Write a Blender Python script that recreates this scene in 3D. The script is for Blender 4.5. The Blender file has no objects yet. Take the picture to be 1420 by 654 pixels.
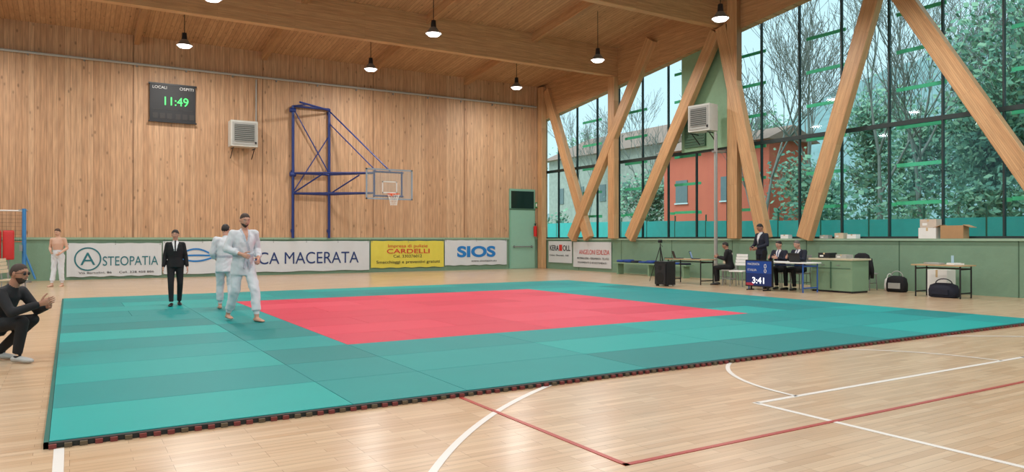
import bpy, bmesh, math, random
import numpy as np
from mathutils import Vector, Matrix, noise
random.seed(7); np.random.seed(7)
V=Vector
scn=bpy.context.scene
col=scn.collection
try:
    scn.view_settings.view_transform='Standard'
    scn.view_settings.look='None'
except Exception: pass

def lin(c):
    r=[]
    for x in c:
        x=x/255.0
        r.append(x/12.92 if x<=0.04045 else ((x+0.055)/1.055)**2.4)
    return (r[0],r[1],r[2],1)

# ------------------------------------------------------------ materials
_M={}
def M(name,c,rough=.55,metal=0,var=.12,scale=6,bump=0,bscale=60,emit=0,spec=.5):
    if name in _M: return _M[name]
    m=bpy.data.materials.new(name); m.use_nodes=True
    nt=m.node_tree; b=nt.nodes['Principled BSDF']
    L=lin(c)
    b.inputs['Roughness'].default_value=rough
    b.inputs['Metallic'].default_value=metal
    b.inputs['Specular IOR Level'].default_value=spec
    tc=nt.nodes.new('ShaderNodeNewGeometry')
    n=nt.nodes.new('ShaderNodeTexNoise'); n.inputs['Scale'].default_value=scale; n.inputs['Detail'].default_value=4
    nt.links.new(tc.outputs['Position'],n.inputs['Vector'])
    mx=nt.nodes.new('ShaderNodeMix'); mx.data_type='RGBA'
    mx.inputs[6].default_value=tuple(x*(1-var) for x in L[:3])+(1,)
    mx.inputs[7].default_value=tuple(min(1,x*(1+var)) for x in L[:3])+(1,)
    nt.links.new(n.outputs['Fac'],mx.inputs[0])
    nt.links.new(mx.outputs[2],b.inputs['Base Color'])
    if bump:
        n2=nt.nodes.new('ShaderNodeTexNoise'); n2.inputs['Scale'].default_value=bscale
        nt.links.new(tc.outputs['Position'],n2.inputs['Vector'])
        bp=nt.nodes.new('ShaderNodeBump'); bp.inputs['Strength'].default_value=bump; bp.inputs['Distance'].default_value=.02
        nt.links.new(n2.outputs['Fac'],bp.inputs['Height']); nt.links.new(bp.outputs['Normal'],b.inputs['Normal'])
    if emit:
        b.inputs['Emission Color'].default_value=L; b.inputs['Emission Strength'].default_value=emit
    _M[name]=m; return m

def woodmat(name,c1,c2,mort,long_axis,cross_axis,bw,bl,rough=.5,knots=True,objspace=False,msize=.006,spec=.4,coat=0,grain=.35,bias=0):
    m=bpy.data.materials.new(name); m.use_nodes=True
    nt=m.node_tree; N=nt.nodes; LK=nt.links; b=N['Principled BSDF']
    b.inputs['Roughness'].default_value=rough; b.inputs['Specular IOR Level'].default_value=spec
    b.inputs['Coat Weight'].default_value=coat; b.inputs['Coat Roughness'].default_value=.2
    if objspace:
        g=N.new('ShaderNodeTexCoord'); src=g.outputs['Object']
    else:
        g=N.new('ShaderNodeNewGeometry'); src=g.outputs['Position']
    s=N.new('ShaderNodeSeparateXYZ'); LK.new(src,s.inputs[0])
    cb=N.new('ShaderNodeCombineXYZ'); LK.new(s.outputs[long_axis],cb.inputs[0]); LK.new(s.outputs[cross_axis],cb.inputs[1])
    br=N.new('ShaderNodeTexBrick'); LK.new(cb.outputs[0],br.inputs['Vector'])
    br.inputs['Scale'].default_value=1; br.inputs['Brick Width'].default_value=bl; br.inputs['Row Height'].default_value=bw
    br.inputs['Mortar Size'].default_value=msize; br.inputs['Mortar Smooth'].default_value=.3; br.inputs['Bias'].default_value=bias
    br.inputs['Color1'].default_value=lin(c1); br.inputs['Color2'].default_value=lin(c2); br.inputs['Mortar'].default_value=lin(mort)
    br.offset=.37; br.offset_frequency=3
    mp=N.new('ShaderNodeMapping'); LK.new(src,mp.inputs[0])
    sc=[14,14,14]; sc[long_axis]=.9; mp.inputs['Scale'].default_value=sc
    n=N.new('ShaderNodeTexNoise'); n.inputs['Scale'].default_value=1.6; n.inputs['Detail'].default_value=5; LK.new(mp.outputs[0],n.inputs['Vector'])
    mr=N.new('ShaderNodeMapRange'); mr.inputs[1].default_value=.3; mr.inputs[2].default_value=.7; mr.inputs[3].default_value=1-grain; mr.inputs[4].default_value=1+grain*.35
    LK.new(n.outputs['Fac'],mr.inputs[0])
    mul=N.new('ShaderNodeMix'); mul.data_type='RGBA'; mul.blend_type='MULTIPLY'; mul.inputs[0].default_value=1
    LK.new(br.outputs['Color'],mul.inputs[6]); LK.new(mr.outputs[0],mul.inputs[7])
    out=mul.outputs[2]
    if knots:
        mp2=N.new('ShaderNodeMapping'); LK.new(src,mp2.inputs[0]); sc=[4.2,4.2,4.2]; sc[long_axis]=2.0; mp2.inputs['Scale'].default_value=sc
        vo=N.new('ShaderNodeTexVoronoi'); vo.inputs['Scale'].default_value=1; LK.new(mp2.outputs[0],vo.inputs['Vector'])
        r2=N.new('ShaderNodeMapRange'); r2.inputs[1].default_value=.07; r2.inputs[2].default_value=.16; r2.inputs[3].default_value=.55; r2.inputs[4].default_value=1
        LK.new(vo.outputs['Distance'],r2.inputs[0])
        m2=N.new('ShaderNodeMix'); m2.data_type='RGBA'; m2.blend_type='MULTIPLY'; m2.inputs[0].default_value=1
        LK.new(out,m2.inputs[6]); LK.new(r2.outputs[0],m2.inputs[7]); out=m2.outputs[2]
    LK.new(out,b.inputs['Base Color'])
    return m

# ------------------------------------------------------------ mesh builder
class MB:
    def __init__(s): s.v=[]; s.f=[]; s.m=[]; s.s=[]
    def add(s,vs,fs,mat,smooth=False):
        o=len(s.v); s.v.extend([tuple(v) for v in vs])
        for f in fs: s.f.append(tuple(i+o for i in f)); s.m.append(mat); s.s.append(smooth)
    def box(s,c,size,mat,rz=0,mx=None):
        x,y,z=[a/2 for a in size]
        vs=[V((i*x,j*y,k*z)) for k in(-1,1) for j in(-1,1) for i in(-1,1)]
        R=mx if mx is not None else Matrix.Rotation(rz,3,'Z')
        c=V(c); vs=[R@v+c for v in vs]
        s.add(vs,[(0,2,3,1),(4,5,7,6),(0,1,5,4),(2,6,7,3),(0,4,6,2),(1,3,7,5)],mat)
    def bb(s,x0,x1,y0,y1,z0,z1,mat): s.box(((x0+x1)/2,(y0+y1)/2,(z0+z1)/2),(x1-x0,y1-y0,z1-z0),mat)
    def cyl(s,p0,p1,r0,mat,r1=None,seg=10,caps=True):
        if r1 is None: r1=r0
        p0=V(p0);p1=V(p1); d=(p1-p0)
        if d.length<1e-6: return
        d.normalize(); a=d.orthogonal().normalized(); b=d.cross(a)
        vs=[]
        for p,r in((p0,r0),(p1,r1)):
            for i in range(seg):
                t=2*math.pi*i/seg; vs.append(p+(a*math.cos(t)+b*math.sin(t))*r)
        fs=[(i,(i+1)%seg,seg+(i+1)%seg,seg+i) for i in range(seg)]
        s.add(vs,fs,mat,True)
        if caps: s.add(vs,[tuple(reversed(range(seg))),tuple(range(seg,2*seg))],mat)
    def beam(s,p0,p1,w,h,mat,side=None):
        p0=V(p0);p1=V(p1); d=(p1-p0); L=d.length; d.normalize()
        a=V(side) if side else d.cross(V((0,0,1)))
        if a.length<1e-4: a=V((1,0,0))
        a=(a-d*a.dot(d)).normalized(); b=d.cross(a)
        s.box((p0+p1)/2,(L,w,h),mat,mx=Matrix((d,a,b)).transposed())
    def sph(s,c,r,mat,seg=12,rings=8,fn=None,mx=None):
        if not hasattr(r,'__len__'): r=(r,r,r)
        c=V(c); vs=[];
        for j in range(rings+1):
            ph=math.pi*j/rings
            for i in range(seg):
                t=2*math.pi*i/seg
                u=V((math.sin(ph)*math.cos(t),math.sin(ph)*math.sin(t),math.cos(ph)))
                p=fn(u) if fn else V((u.x*r[0],u.y*r[1],u.z*r[2]))
                vs.append((mx@p if mx is not None else p)+c)
        fs=[]
        for j in range(rings):
            for i in range(seg):
                i2=(i+1)%seg
                fs.append((j*seg+i,(j+1)*seg+i,(j+1)*seg+i2,j*seg+i2))
        s.add(vs,fs,mat,True)
    def loft(s,rings,mat,n=16,smooth=True,power=1.0):
        vs=[]
        for c,a,b,w,h in rings:
            c=V(c)
            for i in range(n):
                t=2*math.pi*i/n; ct,st=math.cos(t),math.sin(t)
                ct=math.copysign(abs(ct)**power,ct); st=math.copysign(abs(st)**power,st)
                vs.append(c+V(a)*(w*ct)+V(b)*(h*st))
        fs=[]
        for j in range(len(rings)-1):
            for i in range(n):
                i2=(i+1)%n; fs.append((j*n+i,j*n+i2,(j+1)*n+i2,(j+1)*n+i))
        fs.append(tuple(reversed(range(n)))); k=(len(rings)-1)*n; fs.append(tuple(range(k,k+n)))
        s.add(vs,fs,mat,smooth)
    def build(s,name,mw=None,parent=None):
        me=bpy.data.meshes.new(name); me.from_pydata(s.v,[],s.f)
        mats=[]; idx={}
        for m in s.m:
            if m.name not in idx: idx[m.name]=len(mats); mats.append(m)
        for m in mats: me.materials.append(m)
        me.polygons.foreach_set('material_index',[idx[m.name] for m in s.m])
        me.polygons.foreach_set('use_smooth',s.s); me.update()
        ob=bpy.data.objects.new(name,me); col.objects.link(ob)
        if mw is not None: ob.matrix_world=mw
        if parent: ob.parent=parent
        return ob

# ------------------------------------------------------------ base materials
wallwood=woodmat('back_wall_boards',(211,171,134),(196,153,116),(154,113,82),2,0,.17,30,rough=.55,grain=.3)
sidewood=woodmat('side_wall_boards',(206,168,134),(190,150,116),(150,110,80),2,1,.17,30,rough=.55)
ceilwood=woodmat('ceiling_boards',(202,161,121),(184,143,105),(126,92,64),1,0,.14,5,rough=.6,grain=.2)
glulam=woodmat('glulam',(214,170,124),(201,154,109),(166,122,82),0,2,.042,2.3,rough=.45,knots=False,objspace=True,msize=.0025,grain=.22)
glulamY=woodmat('glulam_eave',(208,163,118),(194,149,104),(162,118,80),1,2,.045,2.3,rough=.5,knots=False,msize=.003,grain=.22)
parquet=woodmat('parquet',(212,184,152),(193,160,126),(150,118,90),0,1,.075,.55,rough=.31,knots=False,msize=.0018,spec=.5,coat=.3,grain=.14)
green=M('painted_green',(118,150,126),.6,var=.1,scale=3,bump=.3,bscale=8)
dkgreen=M('dark_green_panel',(70,105,82),.6)
steel=M('galvanised_steel',(150,152,150),.4,metal=.6)
black=M('black_plastic',(22,22,25),.45)
dark=M('dark_frame',(35,50,50),.4)
white=M('white_paint',(235,235,232),.45,var=.03)
grey=M('grey_plastic',(170,170,165),.5,var=.05)
blue=M('blue_enamel',(28,52,120),.35)
woodtop=M('table_laminate',(190,160,120),.4)
card=M('cardboard',(178,140,100),.8)
lgreen=M('green_door_paint',(125,172,150),.45,var=.05)

# ------------------------------------------------------------ shell
XW=19.16; YB=28.8; XL=-7.0; YN=-8.0
RID=9.0
def zc(Y): return 8.55+.11*(YB-Y) if Y>=RID else 8.55+.11*(YB-RID)-.11*(RID-Y)
def ze(Y): return 7.0+.12*(28.4-Y) if Y>=RID else 7.0+.12*(28.4-RID)-.12*(RID-Y)

def glassmat():
    m=bpy.data.materials.new('tinted_glass'); m.use_nodes=True; nt=m.node_tree; nt.nodes.clear()
    o=nt.nodes.new('ShaderNodeOutputMaterial'); mx=nt.nodes.new('ShaderNodeMixShader'); t=nt.nodes.new('ShaderNodeBsdfTransparent'); g=nt.nodes.new('ShaderNodeBsdfGlossy')
    n=nt.nodes.new('ShaderNodeTexNoise'); n.inputs['Scale'].default_value=.6
    r=nt.nodes.new('ShaderNodeMix'); r.data_type='RGBA'; r.inputs[6].default_value=(.54,.82,.87,1); r.inputs[7].default_value=(.59,.86,.91,1)
    nt.links.new(n.outputs['Fac'],r.inputs[0]); nt.links.new(r.outputs[2],t.inputs['Color'])
    g.inputs['Roughness'].default_value=.03; g.inputs['Color'].default_value=(.8,.95,1,1)
    mx.inputs[0].default_value=.03
    nt.links.new(t.outputs[0],mx.inputs[1]); nt.links.new(g.outputs[0],mx.inputs[2]); nt.links.new(mx.outputs[0],o.inputs['Surface'])
    return m
glass=glassmat(); XG=XW+.3

b=MB(); b.bb(XL,XW+.3,YN,YB+.3,-.3,0,parquet); b.build('floor')
b=MB(); b.bb(XL,XW+.3,YB,YB+.3,1.36,zc(YB)+.1,wallwood)
b.bb(XL,XW+.3,YB-.0,YB+.3,0,1.36,green); b.build('wall_back')
b=MB()
for x in (1.9,6.3,10.75,15.0): b.bb(x-.012,x+.012,YB-.012,YB,1.36,zc(YB),M('seam',(130,95,68),.6))
b.build('trim_1')
b=MB(); b.bb(XL,XW,YB-.05,YB,1.36,1.44,M('ledge_green',(140,168,142),.5)); b.build('trim_2')
b=MB(); b.bb(XL-.3,XL,YN,YB+.3,0,4.2,sidewood); b.bb(XL-.3,XL,YN,YB+.3,7.8,11.2,sidewood)
for y in (YN+.2,0,9,18,YB-1.5): b.bb(XL-.3,XL,y-.3,y+.3 if y<YB-2 else YB+.3,4.2,7.8,sidewood)
b.build('wall_left')
b=MB(); b.add([(XL-.15,YN,4.2),(XL-.15,YB,4.2),(XL-.15,YB,7.8),(XL-.15,YN,7.8)],[(0,1,2,3)],glass); b.build('fill_window_left')  # unseen clerestory glazing, added to let in extra daylight
b=MB(); b.bb(XL-.3,XW+.3,YN-.3,YN,0,1.4,green); b.bb(XL-.3,XW+.3,YN-.3,YN,7.6,9.2,sidewood)
for x in np.arange(XL,XW+.2,4.36): b.bb(x-.15,x+.15,YN-.3,YN,1.4,7.6,sidewood)
b.build('wall_near')
b=MB(); b.add([(XL,YN-.15,1.4),(XW,YN-.15,1.4),(XW,YN-.15,7.6),(XL,YN-.15,7.6)],[(0,1,2,3)],glass); b.build('fill_window_near')  # unseen glazing behind the camera, added as cool fill for the back wall
b=MB(); b.bb(XW,XW+.4,YN,YB+.3,0,1.34,green); b.bb(XW-.06,XW+.45,YN,YB,1.34,1.40,M('ledge_top',(155,182,158),.5)); b.build('wall_right')
b=MB()
for y in np.arange(-6,28,2.9): b.bb(XW-.006,XW,y-.012,y+.012,0,1.34,M('joint',(70,100,78),.7))
b.build('trim_3')
b=MB()
for (ya,yb) in ((YN-.3,RID),(RID,YB+.3)):
    x0,x1=XL-.3,XW+.9
    vs=[(x0,ya,zc(ya)),(x1,ya,zc(ya)),(x1,yb,zc(yb)),(x0,yb,zc(yb))]
    vs+= [(x,y,z+.25) for x,y,z in vs]
    b.add(vs,[(0,3,2,1),(4,5,6,7),(0,1,5,4),(1,2,6,5),(2,3,7,6),(3,0,4,7)],ceilwood)
b.build('ceiling')

def gl(name,p0,p1,w,h,side=None,mat=None):
    p0=V(p0);p1=V(p1); d=(p1-p0); L=d.length; d.normalize()
    a=V(side) if side else d.cross(V((0,0,1)))
    a=(a-d*a.dot(d)).normalized(); bb_=d.cross(a)
    mb=MB(); mb.box((0,0,0),(L,w,h),mat or glulam)
    mw=Matrix((d,a,bb_)).transposed().to_4x4(); mw.translation=(p0+p1)/2
    ob=mb.build(name,mw)
    mod=ob.modifiers.new('bev','BEVEL'); mod.width=.012; mod.segments=1
    return ob
for Y in (23.3,17.7,12.1,6.5,.9,-4.7):
    t=zc(Y)+.02; gl('roof_beam',(XL,Y,t-.58),(XW-.05,Y,t-.58),.26,1.16)
for X in (-6.7,-2.35,2.0,6.35,10.7,15.05):
    gl('roof_purlin',(X,RID,zc(RID)-.16),(X,YB,zc(YB)-.16),.18,.34)
    gl('roof_purlin',(X,YN,zc(YN)-.16),(X,RID,zc(RID)-.16),.18,.34)
b=MB()
for ya,yb in ((YN,RID),(RID,YB)):
    vs=[]
    for x in (XW-.06,XW+.25):
        vs+=[(x,ya,ze(ya)),(x,yb,ze(yb)),(x,yb,zc(yb)+.05),(x,ya,zc(ya)+.05)]
    b.add(vs,[(0,3,2,1),(4,5,6,7),(0,1,5,4),(2,3,7,6),(0,4,7,3),(1,2,6,5)],glulamY)
b.build('eave_beam')
xt=XW-.14
def dg(y0,z0,y1,z1,w=.46,x=xt,t=.26): gl('timber_brace',(x,y0,z0),(x,y1,z1),t,w,side=(1,0,0))
dg(14.25,1.4,11.85,8.6); dg(7.35,1.4,11.65,8.6)
dg(22.3,1.4,17.75,8.5); dg(15.75,1.4,17.5,8.6)
dg(26.2,1.4,21.0,9.0,x=xt-.02); dg(25.05,1.4,28.25,8.3,x=xt+.05)
dg(4.4,1.4,.9,8.6); dg(-2.5,1.4,.8,8.6)
gl('timber_post',(xt,23.35,1.4),(xt,23.35,8.0),.26,.4,side=(1,0,0))
gl('timber_post',(xt+.02,17.0,1.4),(xt+.02,17.0,9.6),.26,.42,side=(1,0,0))
gl('timber_post',(xt-.05,28.55,0),(xt-.05,28.55,8.5),.26,.35,side=(1,0,0))

# ------------------------------------------------------------ glazing
b=MB()
for ya,yb in ((YN,RID),(RID,YB)):
    b.add([(XG,ya,1.38),(XG,yb,1.38),(XG,yb,ze(yb)+.15),(XG,ya,ze(ya)+.15)],[(0,1,2,3)],glass)
b.build('window_1')
b=MB()
ys=[14.76-1.455*k for k in range(-10,16)]
ys=[y for y in ys if YN<y<YB]
for y in ys: b.bb(XG-.05,XG+.04,y-.022,y+.022,1.38,ze(y)+.2,dark)
b.bb(XG-.06,XG+.05,YN,YB,4.49,4.61,dark); b.bb(XG-.06,XG+.05,YN,YB,1.38,1.46,dark)
b.build('window_frame')
b=MB(); gb=M('green_sunshade',(130,225,160),.5)
for i,y in enumerate(ys[:-1]):
    k=round((14.76-y)/1.455)
    if k%2==0:
        for j in range(7):
            z=2.37+1.05*j
            if z<ze(y)-.1: b.bb(XG+.25,XG+.28,y-1.40,y-.05,z-.04,z+.06,gb)
        for yy in (y-1.42,y-.03): b.bb(XG+.05,XG+.27,yy-.01,yy+.01,2.3,2.4,gb)
b.build('sunshade_bars')
b=MB(); b.bb(XG-.14,XG-.07,17.05,19.75,4.56,ze(18.4)+.1,M('infill_green',(135,172,138),.6)); b.bb(XG-.2,XG-.14,18.55,19.55,4.7,5.75,dkgreen)
for z in np.arange(4.78,5.7,.1): b.bb(XG-.22,XG-.19,18.6,19.5,z,z+.03,M('louvre',(60,92,72),.5))
b.build('window_infill_panel')

# ------------------------------------------------------------ tatami mats
MX0,MX1,MY0,MY1=-.12,13.95,5.8,19.45
RX0,RX1,RY0,RY1=3.05,10.55,9.1,16.55
teals=[M('tatami_teal_%d'%i,c,.5,var=.05,scale=2,bump=.12,bscale=220,spec=.25) for i,c in enumerate([(0,141,140),(0,133,133),(0,149,146),(0,123,123),(0,137,136),(0,154,150)])]
reds=[M('tatami_red_%d'%i,c,.5,var=.05,scale=2,bump=.12,bscale=220,spec=.25) for i,c in enumerate([(206,58,84),(199,53,79),(210,66,90)])]
def segs(a,b_,n): return [a+(b_-a)*i/n for i in range(n+1)]
gx=segs(MX0,RX0,3)+segs(RX0,RX1,7)[1:]+segs(RX1,MX1,3)[1:]
gy=segs(MY0,RY0,3)+segs(RY0,RY1,7)[1:]+segs(RY1,MY1,3)[1:]
b=MB(); g=.003
b.bb(MX0,MX1,MY0,MY1,.001,.012,M('mat_underside',(15,60,58),.8))
def tile(x0,x1,y0,y1,m): b.bb(x0+g,x1-g,y0+g,y1-g,.012,.04,m)
for j in range(13):
    i=0
    while i<13:
        inr= 3<=i<10 and 3<=j<10
        mats=reds if inr else teals
        w=1
        if not(i in(2,9,12)) and not (3<=j<10 and i==2) and random.random()<.7: w=2
        if i+w>13: w=1
        tile(gx[i],gx[i+w],gy[j],gy[j+1],random.choice(mats if random.random()<.7 else mats[:2])); i+=w
b.build('tatami_mat')
b=MB(); e1=M('mat_edge_dark',(35,38,36),.7); e2=M('mat_edge_red',(120,52,48),.7)
b.bb(MX0-.03,MX1+.03,MY0-.05,MY0,.001,.035,e1); b.bb(MX0-.03,MX0,MY0-.05,MY1+.04,.001,.035,M('mat_edge_green',(10,90,80),.7)); b.bb(MX1,MX1+.04,MY0-.05,MY1+.04,.001,.035,e1)
x=MX0
while x<MX1: b.bb(x,x+.045,MY0-.075,MY0-.051,.001,.03,e2 if int(x*10)%3 else M('mat_edge_brown',(95,80,60),.7)); x+=.09
b.build('mat_edging')

# ------------------------------------------------------------ court lines
wl=M('white_line',(225,222,218),.35,var=.03); rl=M('red_line',(168,58,50),.35,var=.05)
b=MB(); Z0,Z1=.0005,.003
b.bb(-.09,-.03,YN+1,5.72,Z0,Z1,wl)
b.bb(5.0,9.65,4.2,4.25,Z0,Z1,wl); b.bb(9.65,15,4.2,4.25,Z0,Z1,wl)
b.bb(4.97,5.02,-1.6,4.25,Z0,Z1,wl); b.bb(9.6,9.65,-1.6,4.25,Z0,Z1,wl)
b.bb(-.05,15,-1.65,-1.6,Z0,Z1,wl); b.bb(14.95,15,-1.6,5.7,Z0,Z1,wl)
def arc(cx,cy,R,a0,a1,mat,w=.05,n=60,z=.003):
    vs=[];fs=[]
    for i in range(n+1):
        a=math.radians(a0+(a1-a0)*i/n)
        for r in (R-w/2,R+w/2): vs.append((cx+r*math.cos(a),cy+r*math.sin(a),z))
    for i in range(n): fs.append((2*i,2*i+1,2*i+3,2*i+2))
    b.add(vs,fs,mat)
arc(7.3,-.23,6.88,118,180,wl,.055); arc(7.3,-.23,6.88,0,62,wl,.055)
arc(7.32,4.22,1.8,0,180,wl,.045)
b.bb(2.925,2.965,3.475,5.72,Z0,Z1+.001,rl); b.bb(2.925,15,3.475,3.515,Z0,Z1+.001,rl)
b.build('floor_marking')

# ------------------------------------------------------------ text helper
def text(s,loc,width,height,mat,axis='B',parent=None,name='lettering',bold=0):
    cu=bpy.data.curves.new(name,'FONT'); cu.body=s; cu.size=1; cu.align_x='LEFT'; cu.align_y='BOTTOM_BASELINE'; cu.extrude=.001; cu.offset=bold
    cu.materials.append(mat); ob=bpy.data.objects.new(name,cu); col.objects.link(ob)
    bpy.context.view_layer.update()
    dx,dy=max(ob.dimensions.x,.01),max(ob.dimensions.y,.01)
    ob.scale=(width/dx,height/dy,1)
    ob.location=loc; ob.rotation_euler=(math.pi/2,0,0) if axis=='B' else (math.pi/2,0,-math.pi/2)
    if parent: ob.parent=parent
    return ob
nav=M('navy_ink',(24,52,110),.5); teali=M('teal_ink',(30,110,120),.5); cy=M('cyan_ink',(30,120,190),.5); redi=M('red_ink',(200,50,40),.5); bk=M('black_ink',(30,30,35),.5)
vinyl=M('banner_vinyl',(208,212,214),.4,var=.04,scale=2); yel=M('banner_yellow',(218,204,78),.4,var=.05)
yb=YB-.07
def banner(x0,x1,z0,z1,m):
    mb=MB(); n=24; vs=[];fs=[]
    for i in range(n+1):
        x=x0+(x1-x0)*i/n; dz=.015*math.sin(i*1.3)
        vs+=[(x,yb+.004*math.sin(i*2.1),z0+dz),(x,yb+.004*math.sin(i*2.1),z1+dz*.5)]
    for i in range(n): fs.append((2*i,2*i+2,2*i+3,2*i+1))
    mb.add(vs,fs,m)
    for x in np.linspace(x0+.05,x1-.05,max(3,int((x1-x0)/1.0))): 
        mb.cyl((x,yb-.012,z1-.04),(x,yb-.006,z1-.04),.018,steel,seg=8)
        mb.cyl((x,yb-.004,z1-.04),(x,yb+.02,z1+.09),.004,black,seg=5)
    return mb.build('advertising_banner')
yt=yb-.012
def ring(mb,cx,cz,R,w,mat,y,n=36):
    vs=[];fs=[]
    for i in range(n):
        a=2*math.pi*i/n
        for r in (R-w/2,R+w/2): vs.append((cx+r*math.cos(a),y,cz+r*math.sin(a)))
    for i in range(n): j=(i+1)%n; fs.append((2*i,2*j,2*j+1,2*i+1))
    mb.add(vs,fs,mat)
o=banner(-.1,2.8,.1,1.24,vinyl)
text('STEOPATIA',(.95,yt,.47),1.72,.32,teali,parent=o); text('Via Bartolini, 86     Cell. 328 458 886',(.25,yt,.2),2.3,.08,bk,parent=o)
mb=MB(); ring(mb,.52,.7,.38,.045,teali,yt); mb.build('logo_ring',parent=o); text('A',(.3,yt,.5),.44,.42,teali,parent=o)
o=banner(2.84,10.55,.12,1.3,vinyl); text('BANCA MACERATA',(4.95,yt,.42),5.1,.46,nav,parent=o,bold=0)
mb=MB()
for i in range(3):
    a0=[(3.25+1.35*t, yt, .72+.3*math.sin(math.pi*t)*(1-.45*i)*(1 if i!=1 else -1)+.02*i) for t in np.linspace(0,1,16)]
    for p,q in zip(a0[:-1],a0[1:]): mb.beam(p,q,.006,.06,cy)
mb.build('logo_swoosh',parent=o)
o=banner(10.62,13.95,.18,1.3,yel)
text('Impresa di pulizie',(11.35,yt,1.03),1.8,.17,redi,parent=o);text('CARDELLI',(11.3,yt,.78),1.95,.19,redi,parent=o,bold=.01);text('Cel. 330376012',(11.6,yt,.6),1.3,.12,bk,parent=o);text('Smacchiaggi e preventivi gratuiti',(10.85,yt,.36),2.9,.16,bk,parent=o,bold=.005)
o=banner(14.0,17.15,.22,1.33,vinyl); text('SIOS',(14.6,yt,.6),1.95,.5,cy,parent=o,bold=.04); text('www.siosteam.eu',(15.3,yt,.36),1.3,.09,bk,parent=o)
def rbanner(y0,y1,z0,z1):
    mb=MB(); mb.bb(XW-.05,XW-.035,y0,y1,z0,z1,vinyl); return mb.build('advertising_banner')
o=rbanner(26.35,28.2,.3,1.28); text('KERA',(XW-.06,28.1,.85),.72,.25,bk,'R',o,bold=.01); text('OLL',(XW-.06,27.05,.85),.58,.25,bk,'R',o,bold=.01); text('Colore - Decorativi - Edili',(XW-.06,28.1,.6),1.5,.08,bk,'R',o)
mb=MB(); mb.bb(XW-.062,XW-.05,27.1,27.33,.84,1.12,redi); mb.build('logo_square',parent=o)
o=rbanner(23.6,26.25,.15,1.25); text('ANGELONI EDILIZIA',(XW-.06,25.8,.72),2.1,.2,redi,'R',o,bold=0); text('MATERIALI EDILI - FERRAMENTA - TEL 0733',(XW-.06,25.95,.5),2.2,.09,bk,'R',o);text('PAVIMENTI E RIVESTIMENTI',(XW-.06,25.9,.32),2.0,.08,bk,'R',o)

# ------------------------------------------------------------ door, extinguisher, exit sign
b=MB(); x0,x1=17.3,18.7
b.bb(x0,x1,YB-.08,YB-.01,0,3.7,lgreen); b.bb(x0+.08,x1-.08,YB-.1,YB-.08,2.8,3.6,M('transom_glass',(25,45,40),.15))
b.bb(x0+.06,x1-.06,YB-.1,YB-.08,.02,2.72,M('door_leaf',(140,184,162),.4,var=.04)); b.bb(x0-.01,x1+.01,YB-.11,YB-.08,2.72,2.79,dkgreen)
b.bb(x0+.15,x1-.15,YB-.16,YB-.13,1.0,1.05,steel); b.bb(x0+.2,x0+.24,YB-.14,YB-.1,.98,1.07,black); b.bb(x1-.24,x1-.2,YB-.14,YB-.1,.98,1.07,black)
b.build('door_1')
b=MB(); rd=M('extinguisher_red',(200,30,25),.3); ex=18.62; ey=YB-.22
b.cyl((ex,ey,1.5),(ex,ey,1.95),.08,rd,seg=14); b.sph((ex,ey,1.95),(.08,.08,.05),rd); b.cyl((ex,ey,1.97),(ex,ey,2.08),.025,black); b.beam((ex-.06,ey,2.08),(ex+.06,ey,2.1),.02,.03,black)
b.bb(ex-.02,ex+.02,YB-.15,YB-.112,1.7,1.8,steel); b.build('fire_extinguisher')
b=MB(); b.bb(18.74,18.84,YB-.05,YB-.01,2.85,3.1,M('exit_green',(30,150,80),.4)); b.bb(18.76,18.82,YB-.055,YB-.05,2.9,3.05,white); b.build('exit_sign')

# ------------------------------------------------------------ pipes
b=MB(); b.cyl((XL,YB-.1,7.5),(XW-.4,YB-.1,7.58),.045,grey,seg=10)
for x in np.arange(-6,19,1.6): b.bb(x-.02,x+.02,YB-.1,YB,7.44,7.5,steel)
b.cyl((6.05,YB-.05,7.45),(6.05,YB-.05,5.6),.025,grey,seg=6)
b.build('heating_pipe')
b=MB(); b.cyl((18.62,17.45,.05),(18.62,17.45,5.0),.05,grey,seg=10); b.cyl((18.52,17.3,.05),(18.52,17.3,4.9),.03,steel,seg=10)
b.bb(18.5,18.95,17.25,17.5,4.3,4.36,steel); b.bb(18.5,19.15,17.25,17.5,.5,.56,steel); b.build('drain_pipe')

# ------------------------------------------------------------ unit heaters
def heater(name,cx,cy_,z0,z1,w,dep,face):
    mb=MB(); h=z1-z0
    mb.box((0,0,h/2),(w,dep,h),M('heater_case',(205,205,198),.5))
    mb.box((0,-dep/2-.012,h/2),(w*.9,.024,h*.86),grey)
    mb.box((0,-dep/2-.026,h/2+.02),(w*.74,.01,h*.66),M('heater_grille',(95,100,96),.5))
    for k in range(9):
        z=h*.2+k*h*.075; mb.box((0,-dep/2-.04,z),(w*.72,.03,.01),grey,mx=Matrix.Rotation(.5,3,'X'))
    mb.box((w*.42,-dep/2-.03,h*.15),(.06,.02,.08),black)
    for sx in (-1,1): mb.beam((sx*w*.4,dep*.45,-.06),(sx*w*.4,-dep/2,-.06),.03,.03,black); mb.beam((sx*w*.4,dep*.45+.1,-.4),(sx*w*.4,-dep*.3,-.06),.025,.025,black)
    mb.box((0,dep*.5+.03,h*.4),(w*.3,.1,h*.3),grey)
    mw=Matrix.Translation((cx,cy_,z0))@Matrix.Rotation(face,4,'Z'); return mb.build(name,mw)
heater('unit_heater',5.5,YB-.42,4.8,5.75,.95,.55,0)
heater('unit_heater',18.5,17.9,5.05,5.95,.85,.5,-math.radians(80))

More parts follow.
